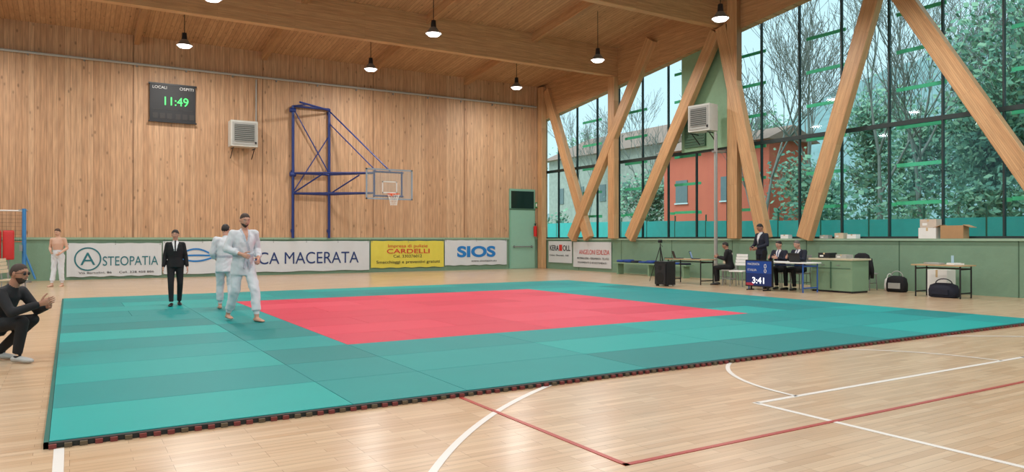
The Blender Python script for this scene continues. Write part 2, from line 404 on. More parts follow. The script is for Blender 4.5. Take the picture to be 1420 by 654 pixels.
# ------------------------------------------------------------ scoreboard
b=MB(); b.bb(2.4,3.9,YB-.14,YB-.02,5.57,6.92,M('scoreboard_black',(28,28,30),.5)); b.bb(2.36,3.94,YB-.16,YB-.1,6.88,6.94,black)
b.bb(2.36,3.94,YB-.16,YB-.1,5.55,5.6,black)
for k in range(6): b.bb(2.5+k*.23+(.05 if k>2 else 0),2.66+k*.23+(.05 if k>2 else 0),YB-.15,YB-.14,5.68,5.88,M('dead_digit',(50,46,44),.5))
for k in range(3): b.bb(2.5+k*.5,2.8+k*.5,YB-.15,YB-.14,6.0,6.02,M('dead_digit',(50,46,44),.5))
sb=b.build('scoreboard')
led=M('led_green',(70,240,110),.4,emit=1.2,var=0)
text('11:49',(2.8,YB-.155,6.17),.78,.3,led,parent=sb,name='clock_digits',bold=0)
text('LOCALI',(2.48,YB-.155,6.74),.46,.1,white,parent=sb); text('OSPITI',(3.36,YB-.155,6.74),.46,.1,white,parent=sb)

# ------------------------------------------------------------ basketball hoop
b=MB(); yp=YB-.12
xa,xb=7.42,8.85
for x in (xa,xb):
    b.cyl((x,yp,1.42),(x,yp,6.58),.055,blue)
    for z in (1.7,4,6.4): b.bb(x-.06,x+.06,yp,YB,z-.06,z+.06,blue)
for z in (6.56,3.95,3.16): b.cyl((xa,yp,z),(xb,yp,z),.045,blue)
for z in (6.4,3.9): b.cyl((xa-.12,yp,z),(xa+.1,yp,z),.09,blue)
YO=25.8; BX=10.27
b.cyl((xb,yp-.1,6.5),(xa,yp-1.0,6.55),.04,blue); b.cyl((xa,yp,6.56),(xa+.5,yp-.5,6.6),.03,blue)
for x in (xa,xb):
    b.cyl((x,yp,3.95),(BX-.55,YO+.15,3.85),.04,blue); b.cyl((x,yp,3.16),(BX-.55,YO+.15,3.1),.04,blue)
    b.cyl((x,yp,3.16),(x+.9,yp-1.0,3.9),.03,blue)
b.cyl((xb,yp,6.5),(BX+.1,YO+.2,3.95),.028,blue); b.cyl((xb,yp,6.0),(BX-.5,YO+.15,3.95),.022,blue)
b.cyl((xa,yp,6.5),(xb,yp,4.0),.025,blue); b.cyl((xb,yp,5.5),(xa,yp,3.2),.022,blue)
b.cyl((BX-.55,YO+.15,2.95),(BX-.55,YO+.15,3.95),.04,blue); b.cyl((BX+.55,YO+.15,2.95),(BX+.55,YO+.15,3.95),.035,blue)
for z in (3.0,3.9): b.cyl((BX-.6,YO+.12,z),(BX+.6,YO+.12,z),.035,blue)
def clear(name,c,a):
    m=bpy.data.materials.new(name); m.use_nodes=True; nt=m.node_tree; p=nt.nodes['Principled BSDF']; p.inputs['Base Color'].default_value=lin(c); p.inputs['Alpha'].default_value=a; p.inputs['Roughness'].default_value=.1
    return m
b.bb(BX-.9,BX+.9,YO,YO+.02,2.9,3.98,clear('acrylic_board',(200,215,215),.14))
bf=M('board_frame',(150,165,180),.4)
for x0,x1,z0,z1 in ((-.93,.93,2.86,2.91),(-.93,.93,3.96,4.01),(-.93,-.88,2.86,4.01),(.88,.93,2.86,4.01)): b.bb(BX+x0,BX+x1,YO-.02,YO+.03,z0,z1,bf)
for x0,x1,z0,z1 in ((-.3,.3,3.1,3.14),(-.3,.3,3.51,3.55),(-.3,-.26,3.1,3.55),(.26,.3,3.1,3.55)): b.bb(BX+x0,BX+x1,YO-.012,YO-.002,z0,z1,white)
org=M('rim_orange',(225,90,40),.4)
n=24
for i in range(n):
    a0=2*math.pi*i/n;a1=2*math.pi*(i+1)/n; c=V((BX,YO-.4,3.05))
    p=c+V((math.cos(a0),math.sin(a0),0))*.225; q=c+V((math.cos(a1),math.sin(a1),0))*.225; b.cyl(p,q,.013,org,seg=6)
    if i%2==0:
        for s in (1,-1):
            a2=a0+s*.35; p2=c+V((math.cos(a2)*.15,math.sin(a2)*.15,-.22)); p3=c+V((math.cos(a0)*.12,math.sin(a0)*.12,-.42))
            b.cyl(p,p2,.005,white,seg=4); b.cyl(p2,p3,.005,white,seg=4)
b.bb(BX-.08,BX+.08,YO-.2,YO-.005,2.98,3.08,org)
b.build('basketball_hoop')

# ------------------------------------------------------------ pendant lamps
lampglow=M('lamp_glow',(255,252,245),.4,emit=6,var=0)
for Y in (26,20.5,14.8,9.2,3.6,-2.5):
    for X in (3.2,9.6,16.0,-3.2):
        z=7.72; top=zc(Y)
        b=MB()
        b.cyl((0,0,.42),(0,0,top-z),.012,black,seg=6)
        b.cyl((0,0,.2),(0,0,.42),.09,M('lamp_housing',(40,42,45),.4,metal=.4),r1=.07,seg=14)
        b.cyl((0,0,0),(0,0,.2),.25,M('lamp_shade',(130,132,134),.35,metal=.4),r1=.1,seg=20,caps=False)
        b.cyl((0,0,-.05),(0,0,.02),.17,lampglow,r1=.23,seg=20)
        lo=b.build('pendant_lamp',Matrix.Translation((X,Y,z)))
        ld=bpy.data.lights.new('bulb','AREA'); ld.shape='DISK'; ld.size=.5; ld.energy=158; ld.color=(1,.975,.94)
        l=bpy.data.objects.new('bulb',ld); col.objects.link(l); l.parent=lo; l.location=(0,0,-.07)

# ------------------------------------------------------------ furniture
def table(name,x0,x1,y0,y1,h,legm,topm):
    b=MB(); b.bb(x0,x1,y0,y1,h-.03,h,topm); r=.018
    for x in (x0+.06,x1-.06):
        for y in (y0+.08,y1-.08): b.cyl((x,y,0),(x,y,h-.03),r,legm,seg=8)
    for y in (y0+.08,y1-.08): b.cyl((x0+.06,y,.12),(x1-.06,y,.12),r,legm,seg=8); b.cyl((x0+.06,y,h-.1),(x1-.06,y,h-.1),r,legm,seg=8)
    b.cyl((x1-.06,y0+.08,h-.1),(x1-.06,y1-.08,h-.1),r,legm,seg=8)
    return b.build(name)
bl2=M('blue_leg',(40,90,170),.35)
table('judges_table',16.05,16.75,12.05,13.95,.78,bl2,white)
table('laptop_table',16.2,16.85,15.75,17.3,.77,black,woodtop)
table('side_table',17.55,18.15,8.95,10.15,.78,black,woodtop)
def ang(f): return math.atan2(-f[0],f[1])
def chair(name,loc,face,seatm,legm,h=.45,jacket=None):
    b=MB()
    b.box((0,0,h),(.42,.42,.035),seatm)
    for k in range(4): b.box((0,-.2-.012*k,h+.2+.085*k),(.4-.02*k,.02,.075),seatm)
    for sx in (-1,1):
        b.cyl((sx*.19,.18,0),(sx*.17,.16,h),.014,legm,seg=8); b.cyl((sx*.19,-.22,0),(sx*.17,-.18,h),.014,legm,seg=8); b.cyl((sx*.17,-.18,h),(sx*.17,-.25,h+.5),.014,legm,seg=8)
        b.cyl((sx*.185,.17,.2),(sx*.185,-.2,.2),.01,legm,seg=6)
    if jacket:
        b.loft([((0,-.24,h-.15),(1,0,0),(0,1,0),.2,.05),((0,-.25,h+.1),(1,0,0),(0,1,0),.23,.08),((0,-.25,h+.35),(1,0,0),(0,1,0),.25,.09),((0,-.25,h+.5),(1,0,0),(0,1,0),.2,.07),((0,-.24,h+.56),(1,0,0),(0,1,0),.1,.04)],jacket,n=18)
        for sx in (-1,1): b.loft([((sx*.22,-.24,h+.42),(1,0,0),(0,1,0),.05,.05),((sx*.26,-.22,h+.1),(1,0,0),(0,1,0),.055,.05),((sx*.25,-.2,h-.12),(1,0,0),(0,1,0),.045,.045)],jacket,n=10)
    mw=Matrix.Translation(loc)@Matrix.Rotation(face,4,'Z'); return b.build(name,mw)
cream=M('cream_plastic',(205,190,165),.45)
navyc=M('navy_cloth',(28,32,48),.85,bump=.3,bscale=14)
blk=M('black_cloth',(20,20,24),.85,bump=.4,bscale=12)
chair('plastic_chair',(-1.1,20.3,0),ang((1,-.3)),cream,steel)
chair('folding_chair',(17.15,13.65,0),ang((-1,0)),grey,steel)
chair('folding_chair',(17.15,13.0,0),ang((-1,0)),grey,steel)
chair('folding_chair',(17.0,15.35,0),ang((-.5,.9)),grey,steel)
chair('folding_chair',(17.5,16.1,0),ang((-1,.1)),cream,steel)
chair('folding_chair',(16.7,14.75,0),ang((-1,-.3)),white,steel)
chair('chair_with_jacket',(18.55,11.95,0),ang((1,.1)),grey,steel,jacket=blk)
b=MB(); gd=M('desk_green',(128,160,130),.5,var=.06)
b.bb(17.0,17.7,11.35,12.55,.05,.84,gd); b.bb(16.96,17.74,11.3,12.6,.84,.88,M('desk_top',(205,195,165),.4)); b.bb(16.985,17.0,11.93,11.97,.1,.8,dkgreen); b.bb(16.985,17.0,11.4,12.5,.62,.635,dkgreen)
b.bb(16.98,17.0,11.7,11.78,.7,.72,steel); b.bb(16.98,17.0,12.15,12.23,.7,.72,steel); b.bb(17.02,17.68,11.37,12.53,0,.05,black); b.build('office_desk')
def cbox(name,x,y,z,sx,sy,sz,m,rz=0,openb=False):
    b=MB(); 
    if openb:
        t=.01
        b.box((0,0,t/2),(sx,sy,t),m)
        for a in (-1,1): b.box((a*sx/2,0,sz/2),(t,sy,sz),m); b.box((0,a*sy/2,sz/2),(sx,t,sz),m); b.box((0,a*(sy/2+sy*.17),sz-.02),(sx,sy*.38,t),m,mx=Matrix.Rotation(-a*.35,3,'X'))
        b.box((0,0,sz*.7),(sx*.8,sy*.8,.1),grey)
    else:
        b.box((0,0,sz/2),(sx,sy,sz),m); b.box((0,0,sz+.001),(sx,.05,.003),M('packing_tape',(205,180,140),.3)); b.box((-sx/2-.001,0,sz*.85),(.003,.05,sz*.3),M('packing_tape',(205,180,140),.3))
        b.box((-sx/2-.002,sy*.2,sz*.4),(.003,sy*.3,sz*.3),white)
    return b.build(name,Matrix.Translation((x,y,z))@Matrix.Rotation(rz,4,'Z'))
cbox('cardboard_box',19.24,10.62,1.401,.28,.45,.28,white); cbox('cardboard_box',19.24,10.6,1.685,.26,.42,.22,M('pale_carton',(205,190,175),.7))
cbox('cardboard_box',19.24,10.0,1.401,.28,.55,.33,card,0,openb=True)
cbox('cardboard_box',17.35,12.3,.881,.3,.35,.14,black); cbox('cardboard_box',17.35,11.8,.881,.3,.3,.1,grey)
cbox('storage_crate',18.7,10.05,0,.4,.5,.62,white)
for i,(y,h,m) in enumerate(((15.1,.12,white),(13.7,.1,grey),(13.2,.16,cream),(12.8,.12,white))): cbox('small_carton',19.25,y,1.401,.2,.28,h,m)
def bag(name,x,y,sx,sy,sz,m,rz=0,m2=None):
    b=MB()
    R=[]
    for t,w in ((0,.85),(.08,1),(.5,1.02),(.85,.9),(1,.55)): R.append(((0,0,t*sz),(1,0,0),(0,1,0),sx/2*w,sy/2*w))
    b.loft(R,m,n=20,power=.6)
    pts=[V((0,sy*.3*math.cos(t),sz*.95+sz*.35*math.sin(t))) for t in np.linspace(0,math.pi,9)]
    for p,q in zip(pts[:-1],pts[1:]): b.cyl(p,q,.012,m2 or m,seg=6)
    b.box((-sx/2-.01,0,sz*.4),(.03,sy*.6,sz*.35),m2 or m)
    return b.build(name,Matrix.Translation((x,y,0))@Matrix.Rotation(rz,4,'Z'))
bag('sports_bag',18.55,11.1,.3,.5,.42,blk,.1,grey); bag('backpack',17.8,9.5,.35,.65,.34,navyc); bag('sports_bag',18.8,11.45,.2,.25,.35,white)
b=MB(); 
for k,(dx,dy) in enumerate(((-.1,.1),(.1,-.2),(.05,.3),(-.12,-.35))): b.box((17.85+dx,9.55+dy,.80+.002),(.22,.28,.04),white if k%2 else grey,rz=k*.4)
b.cyl((17.8,9.3,.78),(17.8,9.3,1.0),.03,M('bottle',(170,200,215),.2),seg=10); b.build('papers_and_bottle')
b=MB(); b.bb(14.9,15.25,15.85,16.35,.04,.72,black); b.box((14.885,16.1,.36),(.03,.44,.6),M('speaker_grille',(35,35,38),.7,bump=.5,bscale=200))
b.cyl((14.868,16.1,.25),(14.862,16.1,.25),.16,M('cone',(15,15,16),.6),seg=20); b.cyl((14.868,16.1,.54),(14.862,16.1,.54),.07,M('cone',(15,15,16),.6),seg=16)
for y in (15.92,16.28): b.cyl((15.25,y,.05),(15.25,y+.03,.05),.05,grey,seg=12); b.cyl((15.22,y,.7),(15.22,y,.82),.01,steel,seg=6)
b.cyl((15.22,15.92,.82),(15.22,16.28,.82),.012,black,seg=6); b.bb(14.92,15.0,15.87,15.93,0,.04,black); b.bb(14.92,15.0,16.27,16.33,0,.04,black); b.build('loudspeaker')
def laptop(x,y,z,a):
    b=MB(); b.box((0,0,.01),(.34,.24,.02),M('laptop_grey',(60,62,66),.4)); b.box((0,.01,.021),(.28,.1,.002),black)
    b.box((0,.16,.13),(.34,.012,.23),black,mx=Matrix.Rotation(-.3,3,'X')); b.box((0,.152,.13),(.31,.004,.2),M('laptop_screen',(120,150,190),.3,emit=.3),mx=Matrix.Rotation(-.3,3,'X'))
    return b.build('laptop',Matrix.Translation((x,y,z+.001))@Matrix.Rotation(a,4,'Z'))
laptop(16.5,16.25,.77,ang((-.6,.8))); laptop(16.4,12.5,.78,ang((-1,0))); laptop(16.45,16.95,.77,ang((-.8,.5)))
b=MB(); c=V((16.6,17.95,1.15))
for k in range(3):
    a=k*2.094+.4; b.cyl(c,(c.x+.35*math.cos(a),c.y+.35*math.sin(a),0),.016,black,r1=.01,seg=6); b.cyl(c-V((0,0,.45)),(c.x+.17*math.cos(a),c.y+.17*math.sin(a),.6),.006,black,seg=5)
b.cyl(c-V((0,0,.5)),c+V((0,0,.1)),.015,black,seg=8); b.box(c+V((0,0,.16)),(.16,.1,.1),black,rz=.6); b.cyl(c+V((-.05,-.03,.16)),c+V((-.17,-.11,.16)),.035,black,seg=12); b.cyl(c+V((0,0,.08)),c+V((.22,.14,-.02)),.008,black,seg=5); b.build('camera_tripod')
b=MB(); X=15.92
b.bb(X,X+.05,12.93,13.83,.1,.82,black); b.bb(X-.006,X,12.96,13.80,.46,.79,M('display_blue',(24,60,130),.3,emit=.35)); b.bb(X-.006,X,12.96,13.80,.13,.46,M('display_navy',(22,40,95),.3,emit=.25))
b.bb(X-.008,X-.006,13.55,13.80,.13,.2,M('display_red',(160,50,70),.3,emit=.2))
for y in (13.1,13.65): b.bb(X-.15,X+.12,y-.02,y+.02,0,.03,black); b.bb(X+.01,X+.04,y-.02,y+.02,.02,.12,black)
sd=b.build('score_display')
text('3:41',(X-.012,13.6,.19),.4,.17,M('led_white',(240,245,250),.4,emit=.8,var=0),'R',sd,'display_digits',bold=.02)
text('MACERATA',(X-.012,13.75,.68),.4,.06,white,'R',sd); text('0',(X-.012,13.2,.6),.08,.12,white,'R',sd); text('ITALIA',(X-.012,13.75,.52),.3,.06,white,'R',sd)
text('0',(X-.012,13.2,.48),.08,.1,white,'R',sd)
b=MB(); b.bb(18.4,18.8,18.6,22.6,.42,.47,gd)
for y in (18.8,20.6,22.4): b.bb(18.45,18.75,y-.03,y+.03,0,.42,gd)
b.build('bench')
b=MB(); bm_=M('blue_cloth',(40,70,140),.8,bump=.3,bscale=10)
for k in range(9):
    y=18.85+k*.43; h=.06+.05*random.random()
    b.loft([((18.6,y,.475),(1,0,0),(0,1,0),.17,.19),((18.6,y+.01,.475+h*.5),(1,0,0),(0,1,0),.18,.2),((18.6,y,.475+h),(1,0,0),(0,1,0),.15,.17)],bm_ if k%3 else navyc,n=14,power=.6)
b.build('folded_clothes')
b=MB(); pb=M('post_blue',(60,130,190),.35)
b.cyl((-1.25,27.9,0),(-1.25,27.9,2.35),.06,pb); b.cyl((-1.25,27.9,0),(-1.25,27.9,.06),.2,steel,seg=16); b.cyl((-1.4,27.9,2.3),(-1.15,27.9,2.3),.03,steel)
b.cyl((-1.25,27.9,1.0),(-.95,27.9,.1),.03,pb); b.box((-1.33,27.84,1.1),(.08,.1,.2),steel)
for z in (2.28,1.3): b.cyl((-1.3,27.9,z),(-6.5,27.6,z),.025 if z>2 else .01,white if z>2 else M('net_orange',(210,110,60),.6),seg=6)
for z in np.arange(1.42,2.2,.12): b.cyl((-1.3,27.9,z),(-6.5,27.6,z),.004,black,seg=4)
for x in np.arange(-6.4,-1.3,.12): 
    y=27.9+( -1.3-x)*(-.3/5.2); b.cyl((x,y,1.3),(x,y,2.28),.004,black,seg=4)
b.build('volleyball_net_post')
b=MB(); rp=M('red_pad',(195,45,45),.5); 
for k in range(3): b.loft([((-1.62-.33*k,27.2,z),(1,0,0),(0,1,0),.15*w,.1*w) for z,w in ((0.75,.9),(.8,1),(1.6,1),(1.65,.9))],rp,n=14,power=.6)
for x in (-1.62,-2.28): b.cyl((x,27.2,0),(x,27.2,.76),.02,steel,seg=8); b.bb(x-.03,x+.03,27.0,27.4,0,.03,steel)
b.build('padded_stand')

# ------------------------------------------------------------ people
def hand(mb,W,d,n,s,mat,curl=.5):
    W=V(W); d=V(d).normalized(); n=V(n); n=(n-d*n.dot(d)).normalized(); s0=d.cross(n).normalized()
    s1=s0 if s0.dot(V(s))>0 else -s0
    mb.loft([(W-d*.02,s1,n,.026,.02),(W+d*.02,s1,n,.032,.018),(W+d*.06,s1,n,.042,.016),(W+d*.095,s1,n,.040,.012)],mat,n=12)
    for off,L in ((.030,.072),(.010,.082),(-.011,.077),(-.030,.060)):
        p=W+d*.088+s1*off; a=0
        for k,fr in enumerate((.45,.31,.24)):
            a+=curl*(.6,1,.8)[k]; q=p+(d*math.cos(a)+n*math.sin(a))*L*fr
            r=.0092-.0010*k; mb.cyl(p,q,r,mat,r1=r-.001,seg=7); mb.sph(q,r-.0008,mat,7,5); p=q
    p=W+d*.03+s1*.03; dd=(d*.65+s1*.7+n*.2).normalized()
    for k,L in enumerate((.035,.03,.024)):
        q=p+dd*L; mb.cyl(p,q,.0115-.001*k,mat,r1=.0105-.001*k,seg=7); mb.sph(q,.0105-.001*k,mat,7,5); p=q; dd=(dd+d*.35+n*.25*curl).normalized()

def head(mb,c,fwd,up,skin,hair,style,beard=False,glasses=False):
    c=V(c); fwd=V(fwd).normalized(); up=V(up); up=(up-fwd*up.dot(fwd)).normalized(); rt=fwd.cross(up)
    mx=Matrix((rt,fwd,up)).transposed()
    def fn(u):
        r=math.hypot(u.x,u.y); q=max(r,.05)**(-.22) if u.z>0 else 1.0
        x,y,z=u.x*.076*q,u.y*.094*q,u.z*(.108 if u.z>0 else .118)
        if u.z<0: t=(-u.z); x*=1-.42*t**1.6; y=y*(1-.12*t)+.012*t
        if u.y>.5: 
            e=math.exp(-((abs(u.x)-.42)/.2)**2-((u.z-.06)/.14)**2); y-=.010*e
            y+=.006*math.exp(-((u.z-.28)/.1)**2)
            y+=.008*math.exp(-((u.z+.85)/.15)**2)
        return V((x,y,z))
    off={'short':.05,'medium':.11,'long':.10}.get(style,0)
    seg,rings=40,32; vs=[]
    def hairv(u):
        line=.12+.50*u.y if u.y>-.2 else .02+.50*u.y
        if style=='long': line-=.12
        if abs(u.x)>.62 and .12<u.y<.55: line=max(line,.02)
        return u.z-line
    def beardv(u): return min(-.36-.12*abs(u.y-.2)-u.z, u.y+.05) if not (abs(u.x)<.30 and u.z>-.52 and u.y>.6) else -1
    for j in range(rings+1):
        ph=math.pi*j/rings
        for i in range(seg):
            t=2*math.pi*i/seg
            u=V((math.sin(ph)*math.cos(t),math.sin(ph)*math.sin(t),math.cos(ph)))
            p=fn(u); h=hairv(u)
            if h>0: g=1+off*min(1,h/.25)**.7+.012*math.sin(t*9+ph*7)*min(1,h/.3)*math.sin(ph); p=V((p.x*g,p.y*g,p.z*(g if u.z>0 else 1)))
            elif beard and beardv(u)>0: p=p*(1+.03*min(1,beardv(u)/.12))
            vs.append(mx@p+c)
    base=len(mb.v)
    for j in range(rings):
        for i in range(seg):
            ph=math.pi*(j+.5)/rings; t=2*math.pi*(i+.5)/seg
            u=V((math.sin(ph)*math.cos(t),math.sin(ph)*math.sin(t),math.cos(ph)))
            i2=(i+1)%seg
            m=hair if hairv(u)>0 or (beard and beardv(u)>0) else skin
            mb.f.append(tuple(base+a for a in (j*seg+i,(j+1)*seg+i,(j+1)*seg+i2,j*seg+i2))); mb.m.append(m); mb.s.append(True)
    mb.v.extend([tuple(v) for v in vs])
    P=lambda x,y,z: c+mx@V((x,y,z))
    A=[P(0,.088,.022),P(-.013,.088,-.026),P(.013,.088,-.026),P(0,.112,-.024),P(0,.090,-.034)]
    mb.add(A,[(0,1,3),(0,3,2),(1,4,3),(3,4,2)],skin,True)
    mb.sph(P(0,.104,-.024),.009,skin,8,6)
    ew=M('eye_white',(205,200,195),.3,var=0); ei=M('iris',(40,28,22),.2,var=0)
    lp=M('lips',(150,85,78),.5,var=.02)
    for s in (-1,1):
        mb.sph(P(s*.031,.0775,.004),(.0115,.009,.0065),ew,10,8,mx=mx); mb.sph(P(s*.031,.0835,.004),(.005,.0045,.005),ei,8,6,mx=mx)
        mb.sph(P(s*.031,.0775,.0115),(.0145,.0095,.005),skin,10,6,mx=mx)
        mb.beam(P(s*.016,.0915,.025),P(s*.046,.0815,.027),.005,.006,hair)
        mb.sph(P(s*.077,-.004,-.004),(.010,.018,.031),skin,10,8,mx=mx)
        mb.beam(P(0,.0935,-.052),P(s*.022,.0865,-.051),.006,.006,lp)
        if glasses:
            mb.sph(P(s*.032,.092,.004),(.026,.006,.018),black,12,8,mx=mx); mb.beam(P(s*.055,.088,.008),P(s*.08,.0,.008),.003,.005,black)
    if style=='long': mb.sph(P(0,-.105,-.01),(.04,.035,.045),hair,12,8,mx=mx)

STAND=dict(pel=(0,0,.95),chest=(0,.0,1.28),neck=(0,-.01,1.47),head=(0,.025,1.63),shR=(.180,-.01,1.41),shL=(-.180,-.01,1.41),
 elR=(.235,-.03,1.13),elL=(-.235,-.03,1.13),wrR=(.25,.04,.88),wrL=(-.25,.04,.88),hipR=(.09,0,.92),hipL=(-.09,0,.92),
 knR=(.1,.02,.5),knL=(-.1,.02,.5),anR=(.11,-.02,.08),anL=(-.11,-.02,.08))
SIT=dict(pel=(0,0,.56),chest=(0,.03,.88),neck=(0,.04,1.07),head=(0,.08,1.23),shR=(.185,.04,1.02),shL=(-.185,.04,1.02),
 elR=(.23,.12,.80),elL=(-.23,.12,.80),wrR=(.13,.36,.86),wrL=(-.13,.36,.86),hipR=(.1,0,.55),hipL=(-.1,0,.55),
 knR=(.13,.42,.53),knL=(-.13,.42,.53),anR=(.13,.40,.08),anL=(-.13,.38,.08))
def human(name,pos,facing,H,J,kind,top,bot,skin,hair,style='short',beard=False,look=None,footm=None,shirt=None,curl=.6,footdir=None,tie=None,palms=None,glasses=False):
    J={k:V(v) for k,v in J.items()}; k=H/1.75
    T=MB(); segl=[]; dm=top
    def seg(p,q,r0,r1,lab,sph=True):
        T.cyl(p,q,r0,dm,r1=r1,seg=14)
        if sph: T.sph(p,r0,dm,14,10); T.sph(q,r1,dm,14,10)
        segl.append((V(p),V(q),r0,r1,lab))
    R0=(J['hipR']-J['hipL']).normalized(); R1=(J['shR']-J['shL']).normalized()
    up0=(J['chest']-J['pel']).normalized(); up1=(J['neck']-J['chest']).normalized()
    pel,ch,nk=J['pel'],J['chest'],J['neck']
    e={'gi':.016,'suit':.012,'bare':0}[kind]
    f=lambda R,u:u.cross(R).normalized()
    wai=pel.lerp(ch,.45); Rm=(R0+R1).normalized()
    upc=ch.lerp(nk,.62)
    rings=[(pel-up0*.09,R0,f(R0,up0),.115+e,.085+e),(pel-up0*.01,R0,f(R0,up0),.165+e,.115+e),(wai,Rm,f(Rm,up0),.140+e,.100+e*1.2),(ch,R1,f(R1,up1),.165+e,.122+e),(upc,R1,f(R1,up1),.165+e*.5,.098+e*.7),(nk-up1*.015,R1,f(R1,up1),.085,.07),(nk+up1*.02,R1,f(R1,up1),.055,.055)]
    T.loft(rings,dm,n=20)
    segl.append((pel,wai,.14,.125,'top' if kind!='bare' else 'bot' )); segl.append((wai,ch,.125,.14,'top')); segl.append((ch,upc,.14,.115,'top')); segl.append((upc,nk,.10,.06,'top'))
    hd=J['head']; nb=nk.lerp(hd,.72)
    seg(nk,nb,.058,.054,'skin',False)
    if kind=='gi':
        b0=wai; T.loft([(b0,Rm,f(Rm,up0),.155,.120),(pel-up0*.02,R0,f(R0,up0),.178,.14),(pel-up0*.19,R0,f(R0,up0),.198,.158),(pel-up0*.20,R0,f(R0,up0),.18,.14)],dm,n=20)
        segl.append((pel,pel-up0*.19,.15,.18,'top'))
    if kind=='suit':
        T.loft([(wai,Rm,f(Rm,up0),.15,.115),(pel,R0,f(R0,up0),.182,.135),(pel-up0*.07,R0,f(R0,up0),.186,.14)],dm,n=20); segl.append((pel,pel-up0*.06,.15,.16,'top'))
    for s in 'RL':
        sh,el,wr=J['sh'+s],J['el'+s],J['wr'+s]
        T.cyl(upc,sh,.075,dm,r1=.060,seg=12)
        if kind=='gi':
            seg(sh,el,.064,.058,'top'); m=el.lerp(wr,.62); seg(el,m,.058,.060,'top',False); seg(m,wr,.038,.029,'skin')
        elif kind=='suit': seg(sh,el,.064,.052,'top'); seg(el,el.lerp(wr,.9),.052,.043,'top',False); seg(el.lerp(wr,.88),wr,.033,.029,'skin',False)
        else: seg(sh,el,.054,.042,'skin'); seg(el,el.lerp(wr,.3),.043,.043,'skin'); seg(el.lerp(wr,.3),wr,.043,.027,'skin')
        hp,kn,an=J['hip'+s],J['kn'+s],J['an'+s]
        if kind in('gi','bare'):
            seg(hp,kn,.100,.078,'bot'); m=kn.lerp(an,.78); seg(kn,m,.076,.070,'bot',False); seg(m,an,.046,.036,'skin')
        else: seg(hp,kn,.094,.066,'bot'); seg(kn,kn.lerp(an,.35),.066,.062,'bot'); seg(kn.lerp(an,.35),an.lerp(kn,.04),.062,.05,'bot',False)
        fd=V(footdir[s]) if footdir else V((.12 if s=='R' else -.12,1,0)); fd.normalize(); sd=fd.cross(V((0,0,1)))
        fl=V((an.x,an.y,an.z-.045)); e2=.008 if kind=='suit' else 0
        T.loft([(fl-fd*.065,sd,V((0,0,1)),.025,.022),(fl-fd*.05,sd,V((0,0,1)),.035+e2,.036),(fl+fd*.03,sd,V((0,0,1)),.038+e2,.036),(fl+fd*.10-V((0,0,.008)),sd,V((0,0,1)),.046+e2,.026+e2),(fl+fd*.165-V((0,0,.015)),sd,V((0,0,1)),.042+e2,.018+e2),(fl+fd*.195-V((0,0,.018)),sd,V((0,0,1)),.024,.012)],dm,n=14)
        segl.append((fl-fd*.05,fl+fd*.17,.038,.03,'foot'))
    ob=T.build('tmp')
    md=ob.modifiers.new('r','REMESH'); md.mode='VOXEL'; md.voxel_size=.0105
    sm=ob.modifiers.new('s','SMOOTH'); sm.factor=.5; sm.iterations=6
    dgp=bpy.context.evaluated_depsgraph_get(); ev=ob.evaluated_get(dgp); me=ev.to_mesh()
    n=len(me.vertices); co=np.zeros(n*3); me.vertices.foreach_get('co',co); co=co.reshape(-1,3)
    faces=[tuple(p.vertices) for p in me.polygons]; cen=np.array([tuple(p.center) for p in me.polygons])
    ev.to_mesh_clear(); bpy.data.objects.remove(ob,do_unlink=True)
    best=np.full(len(cen),1e9); lab=np.zeros(len(cen),int)
    for i,(p,q,r0,r1,l) in enumerate(segl):
        p=np.array(p);q=np.array(q);d=q-p;t=np.clip(((cen-p)@d)/(d@d),0,1)
        D=np.linalg.norm(cen-(p+t[:,None]*d),axis=1)-(r0+(r1-r0)*t)
        m=D<best; best[m]=D[m]; lab[m]=i
    fm=footm or skin
    MM={'top':top if kind!='bare' else skin,'bot':bot,'skin':skin,'foot':fm}
    mats=[MM[segl[i][4]] for i in lab]
    fw=np.array(f(R1,up1)); rx=np.array(R1); up=np.array(up1); o=np.array(wai.lerp(ch,.35) if kind=='suit' else ch); top_=np.array(nk)
    hgt=(top_-o)@up
    rel=cen-o; hz=rel@up; xx=rel@rx; yy=rel@fw
    vm=shirt if shirt else skin
    if kind!='bare':
        for i in range(len(cen)):
            if segl[lab[i]][4]=='top' and yy[i]>.03 and -.25<hz[i]<hgt+.03:
                w=(.075 if kind=='suit' else .045)*hz[i]/hgt
                if hz[i]>0 and abs(xx[i])<w:
                    mats[i]=vm
                    if tie and abs(xx[i])<.018: mats[i]=tie
                elif kind=='gi':
                    if hz[i]>0 and abs(xx[i])<w+.035: mats[i]=GIL
                    elif hz[i]<=0 and abs(xx[i]-hz[i]*.25)<.022: mats[i]=GIL
    if kind in('gi','bare'):
        isc=np.zeros(len(co),bool)
        for fi,m in enumerate(mats):
            if m in (top,bot) and m is not skin:
                for a in faces[fi]: isc[a]=True
        nm=np.zeros_like(co)
        for fc in faces:
            a,b_,c_=co[fc[0]],co[fc[1]],co[fc[2]]; nn=np.cross(b_-a,c_-a)
            for q in fc: nm[q]+=nn
        nm/=np.maximum(np.linalg.norm(nm,axis=1,keepdims=True),1e-9)
        for i in np.nonzero(isc)[0]:
            p=co[i]; d=noise.noise(V((p[0]*11+p[2]*5,p[1]*11,p[2]*5+3)))*.011+noise.noise(V((p[0]*16-p[2]*12,p[1]*14,p[2]*10)))*.008
            co[i]=p+nm[i]*d
    B=MB(); B.v=[tuple(c) for c in co]; B.f=faces; B.m=mats; B.s=[True]*len(faces)
